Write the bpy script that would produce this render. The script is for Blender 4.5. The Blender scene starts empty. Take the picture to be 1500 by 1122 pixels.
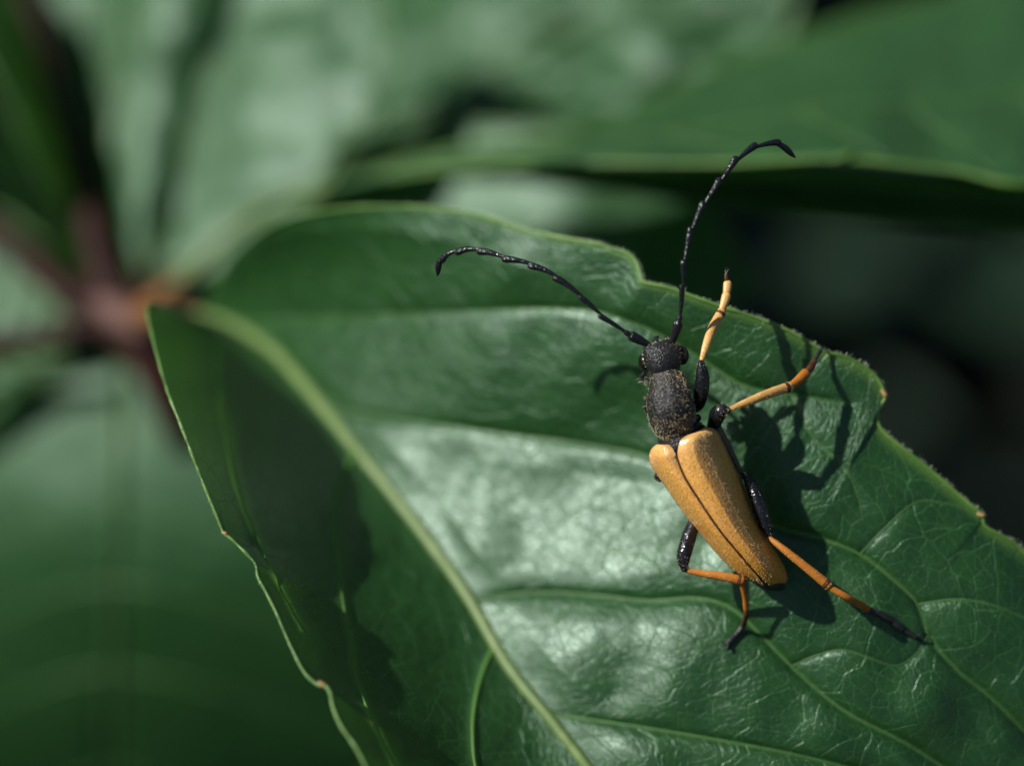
import bpy, math, random
import numpy as np
from mathutils import Vector, Matrix

random.seed(7)
rng = np.random.default_rng(7)
C = bpy.context.scene.collection
SC = bpy.context.scene

# ------------------------------------------------------------------ camera, sky, sun
# one Blender unit is one centimetre; a 100 mm macro lens 15 cm from the beetle
D = 15.0                      # camera to the plane of sharpness
K = 0.0036                    # centimetres per photo pixel in that plane
E = math.radians(50)          # the lens looks down by 50 degrees
ORIGIN = np.array([0.0, 0.0, 34.0])
Rr = np.array([1.0, 0.0, 0.0])
Ru = np.array([0.0, math.sin(E), math.cos(E)])
Rb = np.array([0.0, -math.cos(E), math.sin(E)])
RM = np.stack([Rr, Ru, Rb])   # rows: local x, y, z axes in world space

def W(p):                     # local (right, up, towards the lens) -> world
    return np.asarray(p, float) @ RM + ORIGIN

def L3(px, py, z):            # a spot in the picture at height z above the plane of sharpness
    px, py, z = np.broadcast_arrays(np.asarray(px, float), np.asarray(py, float), np.asarray(z, float))
    f = (D - z) / D * K
    return np.stack([(px - 750) * f, (561 - py) * f, z], -1)

LIFT = 0.0                    # the beetle stands a little higher on its legs
def P3(px, py, z):
    return W(L3(px, py, np.asarray(z, float) + LIFT))

cam_d = bpy.data.cameras.new('camera')
cam = bpy.data.objects.new('camera', cam_d); C.objects.link(cam)
cam.matrix_world = Matrix(((Rr[0], Ru[0], Rb[0], 0), (Rr[1], Ru[1], Rb[1], 0), (Rr[2], Ru[2], Rb[2], 0), (0, 0, 0, 1)))
cam.location = Vector(W([0, 0, D]))
cam_d.sensor_width = 36; cam_d.lens = 36 * D / (1500 * K)
cam_d.clip_start = 0.5; cam_d.clip_end = 2000
cam_d.dof.use_dof = True
cam_d.dof.focus_distance = D - 0.13
APERTURE = 0.84               # centimetres across
cam_d.dof.aperture_fstop = cam_d.lens * 1e-3 / APERTURE
SC.camera = cam

sl = np.array([-0.70, 0.52, 0.50]); sl /= np.linalg.norm(sl)
sw = sl @ RM                  # towards the sun
sun_d = bpy.data.lights.new('sun', 'SUN'); sun_d.energy = 5.0; sun_d.angle = math.radians(0.5)
sun_d.color = (1.0, 0.975, 0.93)
sun = bpy.data.objects.new('sun', sun_d); C.objects.link(sun)
sun.rotation_euler = Vector(sw).to_track_quat('Z', 'Y').to_euler()
sun.location = Vector(W(sl * 40))

world = bpy.data.worlds.new('World'); SC.world = world; world.use_nodes = True
wn = world.node_tree.nodes; wl = world.node_tree.links
wn.clear()
sky = wn.new('ShaderNodeTexSky'); sky.sky_type = 'NISHITA'; sky.sun_disc = False
sky.sun_elevation = math.asin(sw[2]); sky.sun_rotation = math.atan2(sw[0], sw[1])
bg = wn.new('ShaderNodeBackground'); bg.inputs['Strength'].default_value = 0.05
wo = wn.new('ShaderNodeOutputWorld')
wl.new(sky.outputs[0], bg.inputs['Color']); wl.new(bg.outputs[0], wo.inputs['Surface'])
SC.view_settings.view_transform = 'Standard'; SC.view_settings.look = 'None'
SC.view_settings.exposure = 0.0; SC.view_settings.gamma = 1.0
SC.view_settings.use_curve_mapping = False
try:
    SC.cycles.use_denoising = True
    SC.cycles.max_bounces = 8
    SC.cycles.caustics_reflective = False; SC.cycles.caustics_refractive = False
except Exception:
    pass

# ------------------------------------------------------------------ materials
def nodes(name):
    m = bpy.data.materials.new(name); m.use_nodes = True
    nt = m.node_tree; nt.nodes.clear()
    return m, nt, nt.nodes, nt.links

def ramp(n, stops):
    r = n.new('ShaderNodeValToRGB'); e = r.color_ramp.elements
    while len(e) < len(stops): e.new(0.5)
    for i, (p, c) in enumerate(stops):
        e[i].position = p; e[i].color = (c[0], c[1], c[2], 1) if not isinstance(c, (int, float)) else (c, c, c, 1)
    return r

def mixc(n, l, fac, a, b, typ='MIX'):
    x = n.new('ShaderNodeMix'); x.data_type = 'RGBA'; x.blend_type = typ
    for sock, v in ((0, fac), (6, a), (7, b)):
        if isinstance(v, bpy.types.NodeSocket): l.new(v, x.inputs[sock])
        elif isinstance(v, (int, float)): x.inputs[sock].default_value = v if sock == 0 else (v, v, v, 1)
        else: x.inputs[sock].default_value = (v[0], v[1], v[2], 1)
    return x.outputs[2]

def math_(n, l, op, a, b=0.0, clamp=False):
    x = n.new('ShaderNodeMath'); x.operation = op; x.use_clamp = clamp
    for i, v in enumerate((a, b)):
        if isinstance(v, bpy.types.NodeSocket): l.new(v, x.inputs[i])
        else: x.inputs[i].default_value = v
    return x.outputs[0]

def leaf_material(name, c_dark, c_light, trans, rough=0.40, spec=0.5, trans_fac=0.25, net=1.0, sheen_col=(0.9, 1.0, 0.92)):
    m, nt, n, l = nodes(name)
    uv = n.new('ShaderNodeUVMap'); uv.uv_map = 'UVMap'
    # wobble the coordinates so the small cells are irregular
    nz = n.new('ShaderNodeTexNoise'); nz.inputs['Scale'].default_value = 5.0; nz.inputs['Detail'].default_value = 2
    l.new(uv.outputs[0], nz.inputs['Vector'])
    vm = n.new('ShaderNodeVectorMath'); vm.operation = 'MULTIPLY_ADD'
    l.new(nz.outputs['Color'], vm.inputs[0]); vm.inputs[1].default_value = (0.07, 0.07, 0); l.new(uv.outputs[0], vm.inputs[2])
    def cells(scale, w):
        v = n.new('ShaderNodeTexVoronoi'); v.voronoi_dimensions = '2D'; v.feature = 'DISTANCE_TO_EDGE'
        v.inputs['Scale'].default_value = scale; v.inputs['Randomness'].default_value = 0.95
        l.new(vm.outputs[0], v.inputs['Vector'])
        r = n.new('ShaderNodeMapRange'); r.interpolation_type = 'SMOOTHSTEP'
        r.inputs['From Min'].default_value = 0.0; r.inputs['From Max'].default_value = w
        r.inputs['To Min'].default_value = 1.0; r.inputs['To Max'].default_value = 0.0
        l.new(v.outputs['Distance'], r.inputs['Value'])
        return r.outputs[0]
    big = cells(4.6, 0.022); mid = cells(12.0, 0.05); sml = cells(30.0, 0.10)
    fade = n.new('ShaderNodeTexNoise'); fade.inputs['Scale'].default_value = 3.1; fade.inputs['Detail'].default_value = 3
    l.new(uv.outputs[0], fade.inputs['Vector'])
    fr = ramp(n, [(0.35, 0.55), (0.65, 1.0)]); l.new(fade.outputs['Fac'], fr.inputs[0])
    midf = math_(n, l, 'MULTIPLY', mid, fr.outputs[0])
    # colour
    mott = n.new('ShaderNodeTexNoise'); mott.inputs['Scale'].default_value = 7.0; mott.inputs['Detail'].default_value = 6
    l.new(uv.outputs[0], mott.inputs['Vector'])
    mr = ramp(n, [(0.3, 0.0), (0.7, 1.0)]); l.new(mott.outputs['Fac'], mr.inputs[0])
    col = mixc(n, l, mr.outputs[0], c_dark, c_light)
    vein_c = tuple(min(1, 2.6 * a + 0.015) for a in c_light)
    col = mixc(n, l, math_(n, l, 'MULTIPLY', math_(n, l, 'MULTIPLY', big, fr.outputs[0]), 0.55 * net), col, vein_c)
    col = mixc(n, l, math_(n, l, 'MULTIPLY', midf, 0.40 * net), col, vein_c)
    col = mixc(n, l, math_(n, l, 'MULTIPLY', sml, 0.16 * net), col, vein_c)
    ea = n.new('ShaderNodeAttribute'); ea.attribute_name = 'edge'
    er = ramp(n, [(0.978, 0.0), (0.996, 1.0)]); l.new(ea.outputs['Fac'], er.inputs[0])
    col = mixc(n, l, er.outputs[0], col, (0.09, 0.19, 0.03))
    va = n.new('ShaderNodeAttribute'); va.attribute_name = 'vein'
    col = mixc(n, l, math_(n, l, 'MULTIPLY', va.outputs['Fac'], 0.80), col, (0.12, 0.26, 0.07))  # vein colour, lightened to carry part of the glow from behind
    # small pale flecks and dust
    fl = n.new('ShaderNodeTexVoronoi'); fl.voronoi_dimensions = '2D'; fl.inputs['Scale'].default_value = 42; l.new(uv.outputs[0], fl.inputs['Vector'])
    flr = ramp(n, [(0.0, 1.0), (0.13, 0.0)]); l.new(fl.outputs['Distance'], flr.inputs[0])
    flc = n.new('ShaderNodeSeparateColor'); l.new(fl.outputs['Color'], flc.inputs[0])
    pick = math_(n, l, 'GREATER_THAN', flc.outputs[0], 0.87)
    fleck = math_(n, l, 'MULTIPLY', flr.outputs[0], pick)
    col = mixc(n, l, math_(n, l, 'MULTIPLY', fleck, 0.55), col, (0.38, 0.44, 0.36))
    # height
    gr = n.new('ShaderNodeTexNoise'); gr.inputs['Scale'].default_value = 85; gr.inputs['Detail'].default_value = 3; gr.inputs['Roughness'].default_value = 0.65
    l.new(uv.outputs[0], gr.inputs['Vector'])
    pk = n.new('ShaderNodeTexNoise'); pk.inputs['Scale'].default_value = 9; pk.inputs['Detail'].default_value = 3
    l.new(uv.outputs[0], pk.inputs['Vector'])
    h = math_(n, l, 'MULTIPLY', big, -0.26)
    h = math_(n, l, 'ADD', h, math_(n, l, 'MULTIPLY', midf, -0.16))
    h = math_(n, l, 'ADD', h, math_(n, l, 'MULTIPLY', sml, -0.09))
    h = math_(n, l, 'ADD', h, math_(n, l, 'MULTIPLY', gr.outputs['Fac'], 0.16))
    h = math_(n, l, 'ADD', h, math_(n, l, 'MULTIPLY', pk.outputs['Fac'], 0.25))
    bp = n.new('ShaderNodeBump'); bp.inputs['Strength'].default_value = 0.75; bp.inputs['Distance'].default_value = 0.012
    l.new(h, bp.inputs['Height'])
    pr = n.new('ShaderNodeBsdfPrincipled')
    l.new(col, pr.inputs['Base Color']); l.new(bp.outputs[0], pr.inputs['Normal'])
    rr = n.new('ShaderNodeMapRange'); l.new(gr.outputs['Fac'], rr.inputs['Value'])
    rr.inputs['To Min'].default_value = rough - 0.07; rr.inputs['To Max'].default_value = rough + 0.09
    l.new(rr.outputs[0], pr.inputs['Roughness'])
    pr.inputs['Specular IOR Level'].default_value = spec; pr.inputs['Specular Tint'].default_value = (0.78, 1.0, 0.86, 1)
    tr = n.new('ShaderNodeBsdfTranslucent')
    tcol = mixc(n, l, math_(n, l, 'MULTIPLY', big, 0.5), trans, tuple(a * 0.35 for a in trans))
    tcol = mixc(n, l, math_(n, l, 'MINIMUM', math_(n, l, 'ADD', va.outputs['Fac'], er.outputs[0]), 1.0), tcol, (0.34, 0.66, 0.12))
    l.new(tcol, tr.inputs['Color']); l.new(bp.outputs[0], tr.inputs['Normal'])
    mx = n.new('ShaderNodeMixShader'); l.new(math_(n, l, 'ADD', math_(n, l, 'MULTIPLY', va.outputs['Fac'], 0.35), trans_fac), mx.inputs[0])
    l.new(pr.outputs[0], mx.inputs[1]); l.new(tr.outputs[0], mx.inputs[2])
    out = n.new('ShaderNodeOutputMaterial'); l.new(mx.outputs[0], out.inputs['Surface'])
    return m

def solid(name, c1, c2, scale=20, rough=0.5, spec=0.5, bump=0.3, dist=0.004, bscale=None, detail=4, vor=False, sheen=0.0, metallic=0.0, coat=0.0, trans=None):
    m, nt, n, l = nodes(name)
    tc = n.new('ShaderNodeTexCoord')
    nz = n.new('ShaderNodeTexNoise'); nz.inputs['Scale'].default_value = scale; nz.inputs['Detail'].default_value = detail
    l.new(tc.outputs['Object'], nz.inputs['Vector'])
    mr = ramp(n, [(0.33, 0.0), (0.67, 1.0)]); l.new(nz.outputs['Fac'], mr.inputs[0])
    col = mixc(n, l, mr.outputs[0], c1, c2)
    if vor:
        b = n.new('ShaderNodeTexVoronoi'); b.inputs['Scale'].default_value = bscale or scale * 3; hs = b.outputs['Distance']
    else:
        b = n.new('ShaderNodeTexNoise'); b.inputs['Scale'].default_value = bscale or scale * 3; b.inputs['Detail'].default_value = 4; hs = b.outputs['Fac']
    l.new(tc.outputs['Object'], b.inputs['Vector'])
    bp = n.new('ShaderNodeBump'); bp.inputs['Strength'].default_value = bump; bp.inputs['Distance'].default_value = dist
    l.new(hs, bp.inputs['Height'])
    pr = n.new('ShaderNodeBsdfPrincipled'); l.new(col, pr.inputs['Base Color']); l.new(bp.outputs[0], pr.inputs['Normal'])
    pr.inputs['Roughness'].default_value = rough; pr.inputs['Specular IOR Level'].default_value = spec
    pr.inputs['Sheen Weight'].default_value = sheen; pr.inputs['Metallic'].default_value = metallic
    pr.inputs['Coat Weight'].default_value = coat; pr.inputs['Coat Roughness'].default_value = 0.25
    out = n.new('ShaderNodeOutputMaterial'); l.new(pr.outputs[0], out.inputs['Surface'])
    if trans:
        tr = n.new('ShaderNodeBsdfTranslucent'); tr.inputs['Color'].default_value = (*trans, 1)
        mx = n.new('ShaderNodeMixShader'); mx.inputs[0].default_value = 0.5
        l.new(pr.outputs[0], mx.inputs[1]); l.new(tr.outputs[0], mx.inputs[2]); l.new(mx.outputs[0], out.inputs['Surface'])
    return m

M = {}
M['leaf'] = leaf_material('leaf_green', (0.010, 0.050, 0.010), (0.019, 0.078, 0.015), (0.10, 0.34, 0.02), rough=0.375, spec=1.0, trans_fac=0.18)
M['leaf_back'] = leaf_material('leaf_green_glossy', (0.012, 0.058, 0.012), (0.022, 0.090, 0.018), (0.10, 0.34, 0.02), rough=0.42, spec=0.9, trans_fac=0.18, net=0.8)
M['leaf_young'] = leaf_material('leaf_green_bright', (0.015, 0.066, 0.016), (0.030, 0.100, 0.024), (0.10, 0.34, 0.03), rough=0.42, spec=0.9, trans_fac=0.15, net=0.8)
M['rib'] = solid('midrib_pale_green', (0.115, 0.19, 0.05), (0.17, 0.25, 0.08), 9, rough=0.5, bump=0.4, dist=0.004)
M['vein'] = solid('vein_green', (0.045, 0.125, 0.03), (0.07, 0.165, 0.045), 9, rough=0.5, bump=0.4, dist=0.003)
M['vein_backlit'] = solid('vein_backlit_green', (0.16, 0.34, 0.09), (0.20, 0.38, 0.12), 9, rough=0.5, bump=0.4, dist=0.003, trans=(0.45, 0.85, 0.2))  # left-half veins; the glow from behind is put into a paler green
M['rim'] = solid('leaf_rim_yellow_green', (0.075, 0.19, 0.03), (0.14, 0.26, 0.055), 5, rough=0.45, bump=0.5, dist=0.004)
M['tip'] = solid('tooth_tip_ochre', (0.20, 0.12, 0.04), (0.38, 0.24, 0.09), 18, rough=0.5)
M['hair'] = solid('white_leaf_hair', (0.42, 0.5, 0.36), (0.6, 0.66, 0.52), 10, rough=0.4)
M['petiole_red'] = solid('petiole_red_brown', (0.016, 0.006, 0.005), (0.050, 0.015, 0.011), 3, spec=0.2, rough=0.6, bump=0.3, dist=0.01)
M['node_pink'] = solid('node_dusty_pink', (0.10, 0.035, 0.028), (0.20, 0.12, 0.10), 3, spec=0.25, rough=0.6, bump=0.4, dist=0.01)
M['petiole_orange'] = solid('petiole_orange', (0.24, 0.065, 0.015), (0.18, 0.11, 0.02), 2.2, rough=0.5)
M['petiole_green'] = solid('petiole_olive', (0.10, 0.17, 0.025), (0.16, 0.22, 0.04), 2.2, rough=0.5)
M['soil'] = solid('shade_dark_soil', (0.008, 0.011, 0.008), (0.014, 0.018, 0.012), 0.4, rough=0.9, spec=0.1, bump=0.8, dist=0.4, bscale=1.3)  # shade on the ground is put into this very dark soil colour
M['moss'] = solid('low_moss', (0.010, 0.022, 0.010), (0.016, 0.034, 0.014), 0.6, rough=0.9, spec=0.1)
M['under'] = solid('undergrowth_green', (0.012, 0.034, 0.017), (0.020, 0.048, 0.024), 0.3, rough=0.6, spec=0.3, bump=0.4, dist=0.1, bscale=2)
# beetle
M['black'] = solid('black_chitin', (0.010, 0.010, 0.011), (0.020, 0.020, 0.022), 30, rough=0.36, spec=0.6, bump=0.5, dist=0.004, bscale=70, vor=True)
M['black_matte'] = solid('black_chitin_matte', (0.007, 0.007, 0.008), (0.016, 0.016, 0.017), 40, rough=0.42, spec=0.65, bump=0.9, dist=0.005, bscale=110, vor=True)
M['black_gloss'] = solid('black_chitin_glossy', (0.006, 0.006, 0.008), (0.012, 0.012, 0.016), 30, rough=0.24, spec=0.65, bump=0.7, dist=0.004, bscale=80, vor=True)
M['black_antenna'] = solid('black_antenna', (0.006, 0.006, 0.007), (0.012, 0.013, 0.018), 50, rough=0.29, spec=0.6, bump=0.8, dist=0.004, bscale=110, vor=True)
M['eye'] = solid('black_facet_eye', (0.006, 0.004, 0.004), (0.014, 0.009, 0.007), 30, rough=0.17, spec=0.7, bump=0.25, dist=0.002, bscale=160, vor=True)
M['orange'] = solid('orange_chitin', (0.62, 0.31, 0.075), (0.80, 0.47, 0.16), 14, rough=0.36, spec=0.55, bump=0.6, dist=0.003, bscale=90)
M['orange_deep'] = solid('deep_orange_chitin', (0.44, 0.14, 0.014), (0.52, 0.19, 0.025), 14, rough=0.4, spec=0.5, bump=0.6, dist=0.003, bscale=90)
M['brown'] = solid('dark_brown_chitin', (0.04, 0.013, 0.005), (0.13, 0.045, 0.012), 25, rough=0.4, spec=0.5, bump=0.5, dist=0.003, bscale=90)
M['grey'] = solid('grey_brown_hairy_chitin', (0.05, 0.045, 0.03), (0.14, 0.125, 0.085), 40, rough=0.5, spec=0.5, bump=0.8, dist=0.004, bscale=110)
M['gold_hair'] = solid('golden_hair', (0.55, 0.40, 0.20), (0.78, 0.64, 0.40), 20, rough=0.35, spec=0.6)
M['silk_hair'] = solid('amber_silky_hair', (0.72, 0.44, 0.16), (0.88, 0.62, 0.30), 20, rough=0.3, spec=0.7)
M['pale_hair'] = solid('pale_hair', (0.5, 0.45, 0.33), (0.7, 0.66, 0.52), 20, rough=0.35, spec=0.6)

def elytron_material():
    m, nt, n, l = nodes('elytron_orange_brown')
    uv = n.new('ShaderNodeUVMap'); uv.uv_map = 'UVMap'
    sp = n.new('ShaderNodeSeparateXYZ'); l.new(uv.outputs[0], sp.inputs[0])
    tc = n.new('ShaderNodeTexCoord')
    nz = n.new('ShaderNodeTexNoise'); nz.inputs['Scale'].default_value = 9; nz.inputs['Detail'].default_value = 6
    l.new(tc.outputs['Object'], nz.inputs['Vector'])
    lr = ramp(n, [(0.0, (0.94, 0.56, 0.21)), (0.35, (0.90, 0.46, 0.095)), (1.0, (0.74, 0.30, 0.02))]); l.new(sp.outputs[0], lr.inputs[0])  # front-to-tip fade, with the brighter light on the front put into the colour
    mr = ramp(n, [(0.3, 0.0), (0.7, 1.0)]); l.new(nz.outputs['Fac'], mr.inputs[0])
    col = mixc(n, l, math_(n, l, 'MULTIPLY', mr.outputs[0], 0.25), lr.outputs[0], (0.40, 0.125, 0.012))
    # punctures: fine dark dots
    vo = n.new('ShaderNodeTexVoronoi'); vo.inputs['Scale'].default_value = 78; l.new(tc.outputs['Object'], vo.inputs['Vector'])
    vr = ramp(n, [(0.1, 1.0), (0.5, 0.0)]); l.new(vo.outputs['Distance'], vr.inputs[0])
    col = mixc(n, l, math_(n, l, 'MULTIPLY', vr.outputs[0], 0.62), col, (0.20, 0.055, 0.006))
    # dark seam along the suture and the outer rim
    sr = ramp(n, [(0.0, 1.0), (0.03, 0.0)]); l.new(sp.outputs[1], sr.inputs[0])
    col = mixc(n, l, math_(n, l, 'MULTIPLY', sr.outputs[0], 0.85), col, (0.05, 0.012, 0.003))
    rr_ = ramp(n, [(0.93, 0.0), (1.0, 1.0)]); l.new(sp.outputs[1], rr_.inputs[0])
    col = mixc(n, l, math_(n, l, 'MULTIPLY', rr_.outputs[0], 0.7), col, (0.09, 0.04, 0.01))
    # dusty dark smudge on the shoulder next to the suture
    nb = n.new('ShaderNodeTexNoise'); nb.inputs['Scale'].default_value = 26; nb.inputs['Detail'].default_value = 6; l.new(tc.outputs['Object'], nb.inputs['Vector'])
    b1 = ramp(n, [(0.02, 0.0), (0.1, 1.0), (0.22, 0.0)]); l.new(sp.outputs[0], b1.inputs[0])
    b2 = ramp(n, [(0.0, 1.0), (0.35, 0.0)]); l.new(sp.outputs[1], b2.inputs[0])
    b3 = ramp(n, [(0.4, 0.0), (0.6, 1.0)]); l.new(nb.outputs['Fac'], b3.inputs[0])
    bb = math_(n, l, 'MULTIPLY', math_(n, l, 'MULTIPLY', b1.outputs[0], b2.outputs[0]), b3.outputs[0])
    col = mixc(n, l, math_(n, l, 'MULTIPLY', bb, 0.8), col, (0.16, 0.09, 0.04))
    h = math_(n, l, 'ADD', math_(n, l, 'MULTIPLY', vo.outputs['Distance'], 1.0), math_(n, l, 'MULTIPLY', nb.outputs['Fac'], 0.5))
    bp = n.new('ShaderNodeBump'); bp.inputs['Strength'].default_value = 0.8; bp.inputs['Distance'].default_value = 0.0013
    l.new(h, bp.inputs['Height'])
    pr = n.new('ShaderNodeBsdfPrincipled'); l.new(col, pr.inputs['Base Color']); l.new(bp.outputs[0], pr.inputs['Normal'])
    pr.inputs['Roughness'].default_value = 0.33; pr.inputs['Specular IOR Level'].default_value = 0.9
    out = n.new('ShaderNodeOutputMaterial'); l.new(pr.outputs[0], out.inputs['Surface'])
    return m
M['elytron'] = elytron_material()

# ------------------------------------------------------------------ helpers
def empty(name, loc):
    o = bpy.data.objects.new(name, None); C.objects.link(o); o.location = Vector(loc); o.empty_display_size = 0.2
    return o

def tag(o, label=None, cat=None, group=None, kind=None):
    for k, v in (('label', label), ('category', cat), ('group', group), ('kind', kind)):
        if v: o[k] = v
    return o

BASE = {}
def mk(name, verts, faces, mat, parent=None, uv=None, edge=None, smooth=True, origin=None):
    """verts in world space; origin is the object's own base point"""
    verts = np.asarray(verts, float)
    if origin is None: origin = verts.mean(0)
    origin = np.asarray(origin, float)
    me = bpy.data.meshes.new(name)
    me.from_pydata((verts - origin).tolist(), [], faces if isinstance(faces, list) else faces.tolist())
    if smooth: me.polygons.foreach_set('use_smooth', [True] * len(me.polygons))
    if uv is not None:
        li = np.empty(len(me.loops), dtype=np.int32); me.loops.foreach_get('vertex_index', li)
        ul = me.uv_layers.new(name='UVMap'); ul.data.foreach_set('uv', np.asarray(uv, np.float32)[li].ravel())
    if edge is not None:
        at = me.attributes.new('edge', 'FLOAT', 'POINT'); at.data.foreach_set('value', np.asarray(edge, np.float32))
    me.materials.append(mat); me.update()
    o = bpy.data.objects.new(name, me); C.objects.link(o)
    if parent is not None:
        o.parent = parent
        o.location = Vector(origin - BASE[parent.name])
    else:
        o.location = Vector(origin)
    BASE[o.name] = origin
    return o

def cat(pts, t):
    """Catmull-Rom through pts at parameters t (0..len-1)"""
    p = np.asarray(pts, float); n = len(p)
    t = np.clip(np.asarray(t, float), 0, n - 1 - 1e-9)
    i = np.floor(t).astype(int); f = (t - i)[..., None]
    ext = np.vstack([2 * p[0] - p[1], p, 2 * p[-1] - p[-2]])
    a, b, c, d = ext[i], ext[i + 1], ext[i + 2], ext[i + 3]
    return 0.5 * ((2 * b) + (c - a) * f + (2 * a - 5 * b + 4 * c - d) * f ** 2 + (3 * b - a - 3 * c + d) * f ** 3)

def resample(pts, n):
    return cat(pts, np.linspace(0, len(pts) - 1, n))

def norm(v): return v / (np.linalg.norm(v, axis=-1, keepdims=True) + 1e-12)

def tube_data(path, radii, sides=10, squash=1.0, up=None, caps=True, fn=None):
    """path Nx3 in world space, radii N; rounded ends"""
    path = np.asarray(path, float); radii = np.asarray(radii, float)
    N = len(path)
    T = norm(np.gradient(path, axis=0))
    up = np.asarray(Rb if up is None else up, float)
    S = norm(np.cross(T, up)); U = norm(np.cross(S, T))
    if caps:
        k = 4
        ang = np.linspace(0, math.pi / 2, k + 1)[:-1]
        def endcap(c, t, s, u, r, sign):
            cs, rs = [], []
            for a in ang: cs.append(c + sign * t * r * math.cos(a) * 0.9); rs.append(r * max(math.sin(a), 0.02))
            return cs, rs
        c0, r0 = endcap(path[0], T[0], S[0], U[0], radii[0], -1)
        c1, r1 = endcap(path[-1], T[-1], S[-1], U[-1], radii[-1], 1)
        path = np.vstack([c0, path, c1[::-1]]); radii = np.concatenate([r0, radii, r1[::-1]])
        S = np.vstack([np.repeat(S[:1], k, 0), S, np.repeat(S[-1:], k, 0)]); U = np.vstack([np.repeat(U[:1], k, 0), U, np.repeat(U[-1:], k, 0)])
        N = len(path)
    a = np.linspace(0, 2 * math.pi, sides, endpoint=False)
    ring = path[:, None] + radii[:, None, None] * (np.cos(a)[None, :, None] * S[:, None] + squash * np.sin(a)[None, :, None] * U[:, None])
    if fn is not None: ring = fn(ring, a)
    v = ring.reshape(-1, 3)
    f = []
    for i in range(N - 1):
        for j in range(sides):
            jj = (j + 1) % sides
            f.append([i * sides + j, i * sides + jj, (i + 1) * sides + jj, (i + 1) * sides + j])
    f.append(list(range(sides))[::-1]); f.append([(N - 1) * sides + j for j in range(sides)])
    return v, f

def join(parts):
    V, F, o = [], [], 0
    for v, f in parts:
        V.append(np.asarray(v)); F += [[i + o for i in q] for q in f]; o += len(v)
    return np.vstack(V), F

def tube(name, pts, radii, mat, parent, n=24, sides=10, squash=1.0, up=None, caps=True):
    """pts: list of (px, py, z) with radii in centimetres"""
    w = P3(*np.asarray(pts, float).T)
    path = resample(w, n); r = np.interp(np.linspace(0, len(pts) - 1, n), np.arange(len(pts)), radii)
    v, f = tube_data(path, r, sides, squash, up, caps)
    return mk(name, v, f, mat, parent, origin=path[0])

def vnoise(x, y, seed=0):
    """smooth 2-D value noise"""
    g = np.random.default_rng(seed).random((256, 256))
    xi = np.floor(x).astype(int); yi = np.floor(y).astype(int); fx = x - xi; fy = y - yi
    fx = fx * fx * (3 - 2 * fx); fy = fy * fy * (3 - 2 * fy)
    a = g[xi & 255, yi & 255]; b = g[(xi + 1) & 255, yi & 255]; c = g[xi & 255, (yi + 1) & 255]; d = g[(xi + 1) & 255, (yi + 1) & 255]
    return (a * (1 - fx) + b * fx) * (1 - fy) + (c * (1 - fx) + d * fx) * fy - 0.5

def seg_dist(x, y, line):
    """distance of the points to a polyline"""
    best = np.full(x.shape, 1e9)
    l = np.asarray(line, float)
    for (x0, y0), (x1, y1) in zip(l[:-1], l[1:]):
        dx, dy = x1 - x0, y1 - y0; t = np.clip(((x - x0) * dx + (y - y0) * dy) / (dx * dx + dy * dy + 1e-9), 0, 1)
        best = np.minimum(best, np.hypot(x - x0 - t * dx, y - y0 - t * dy))
    return best

# ------------------------------------------------------------------ setting
gs = 60
gx, gy = np.meshgrid(np.linspace(-260, 260, gs + 1), np.linspace(-200, 320, gs + 1), indexing='ij')
gz = 1.4 * vnoise(gx / 9, gy / 9, 3) + 3 * vnoise(gx / 30, gy / 30, 4)
gv = np.stack([gx, gy, gz], -1).reshape(-1, 3)
gf = [[i * (gs + 1) + j, (i + 1) * (gs + 1) + j, (i + 1) * (gs + 1) + j + 1, i * (gs + 1) + j + 1] for i in range(gs) for j in range(gs)]
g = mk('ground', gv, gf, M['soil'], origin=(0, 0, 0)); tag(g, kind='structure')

# undergrowth: low leaves over the soil and a taller unseen bank, added at the left to shade them
def undergrowth_and_shade_bank(n_low, n_shade_bank):
    V, F = [], []
    for k in range(n_low + n_shade_bank):
        if k < n_low: c = np.array([rng.uniform(-34, 34), rng.uniform(2, 66), rng.uniform(1.5, 7)]); L = rng.uniform(2.5, 5)
        else: c = np.array([rng.uniform(-50, -20), rng.uniform(-5, 75), rng.uniform(3, 40)]); L = rng.uniform(7, 11)
        az = rng.uniform(0, 6.283); d = np.array([math.cos(az), math.sin(az), rng.uniform(-.5, .3)]); d /= np.linalg.norm(d)
        s = np.cross(d, [0, 0, 1]); s /= np.linalg.norm(s); nn = np.cross(s, d)
        ts = np.array([0, .2, .5, .8, 1.0]); ws = np.array([.02, .24, .30, .16, .01]) * L
        o = len(V)
        for t, w_ in zip(ts, ws):
            m = c + d * L * t - nn * L * .22 * t * t
            V += [m + s * w_ + nn * w_ * .25, m, m - s * w_ + nn * w_ * .25]
        for i in range(4):
            a = o + i * 3; F += [[a, a + 3, a + 4, a + 1], [a + 1, a + 4, a + 5, a + 2]]
    return np.array(V), F
uv_, uf_ = undergrowth_and_shade_bank(900, 800)
u = mk('undergrowth_and_shade_bank', uv_, uf_, M['under'], origin=(0, 0, 0)); tag(u, 'dim low leaves far below the creeper and an unseen bank added to shade them', kind='stuff')

# ------------------------------------------------------------------ leaves
def grid_faces(nu, nv, off=0, flip=False):
    i, j = np.meshgrid(np.arange(nu - 1), np.arange(nv - 1), indexing='ij')
    a = (i * nv + j).ravel() + off
    q = np.stack([a, a + nv, a + nv + 1, a + 1], 1)
    return q[:, ::-1] if flip else q

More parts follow.
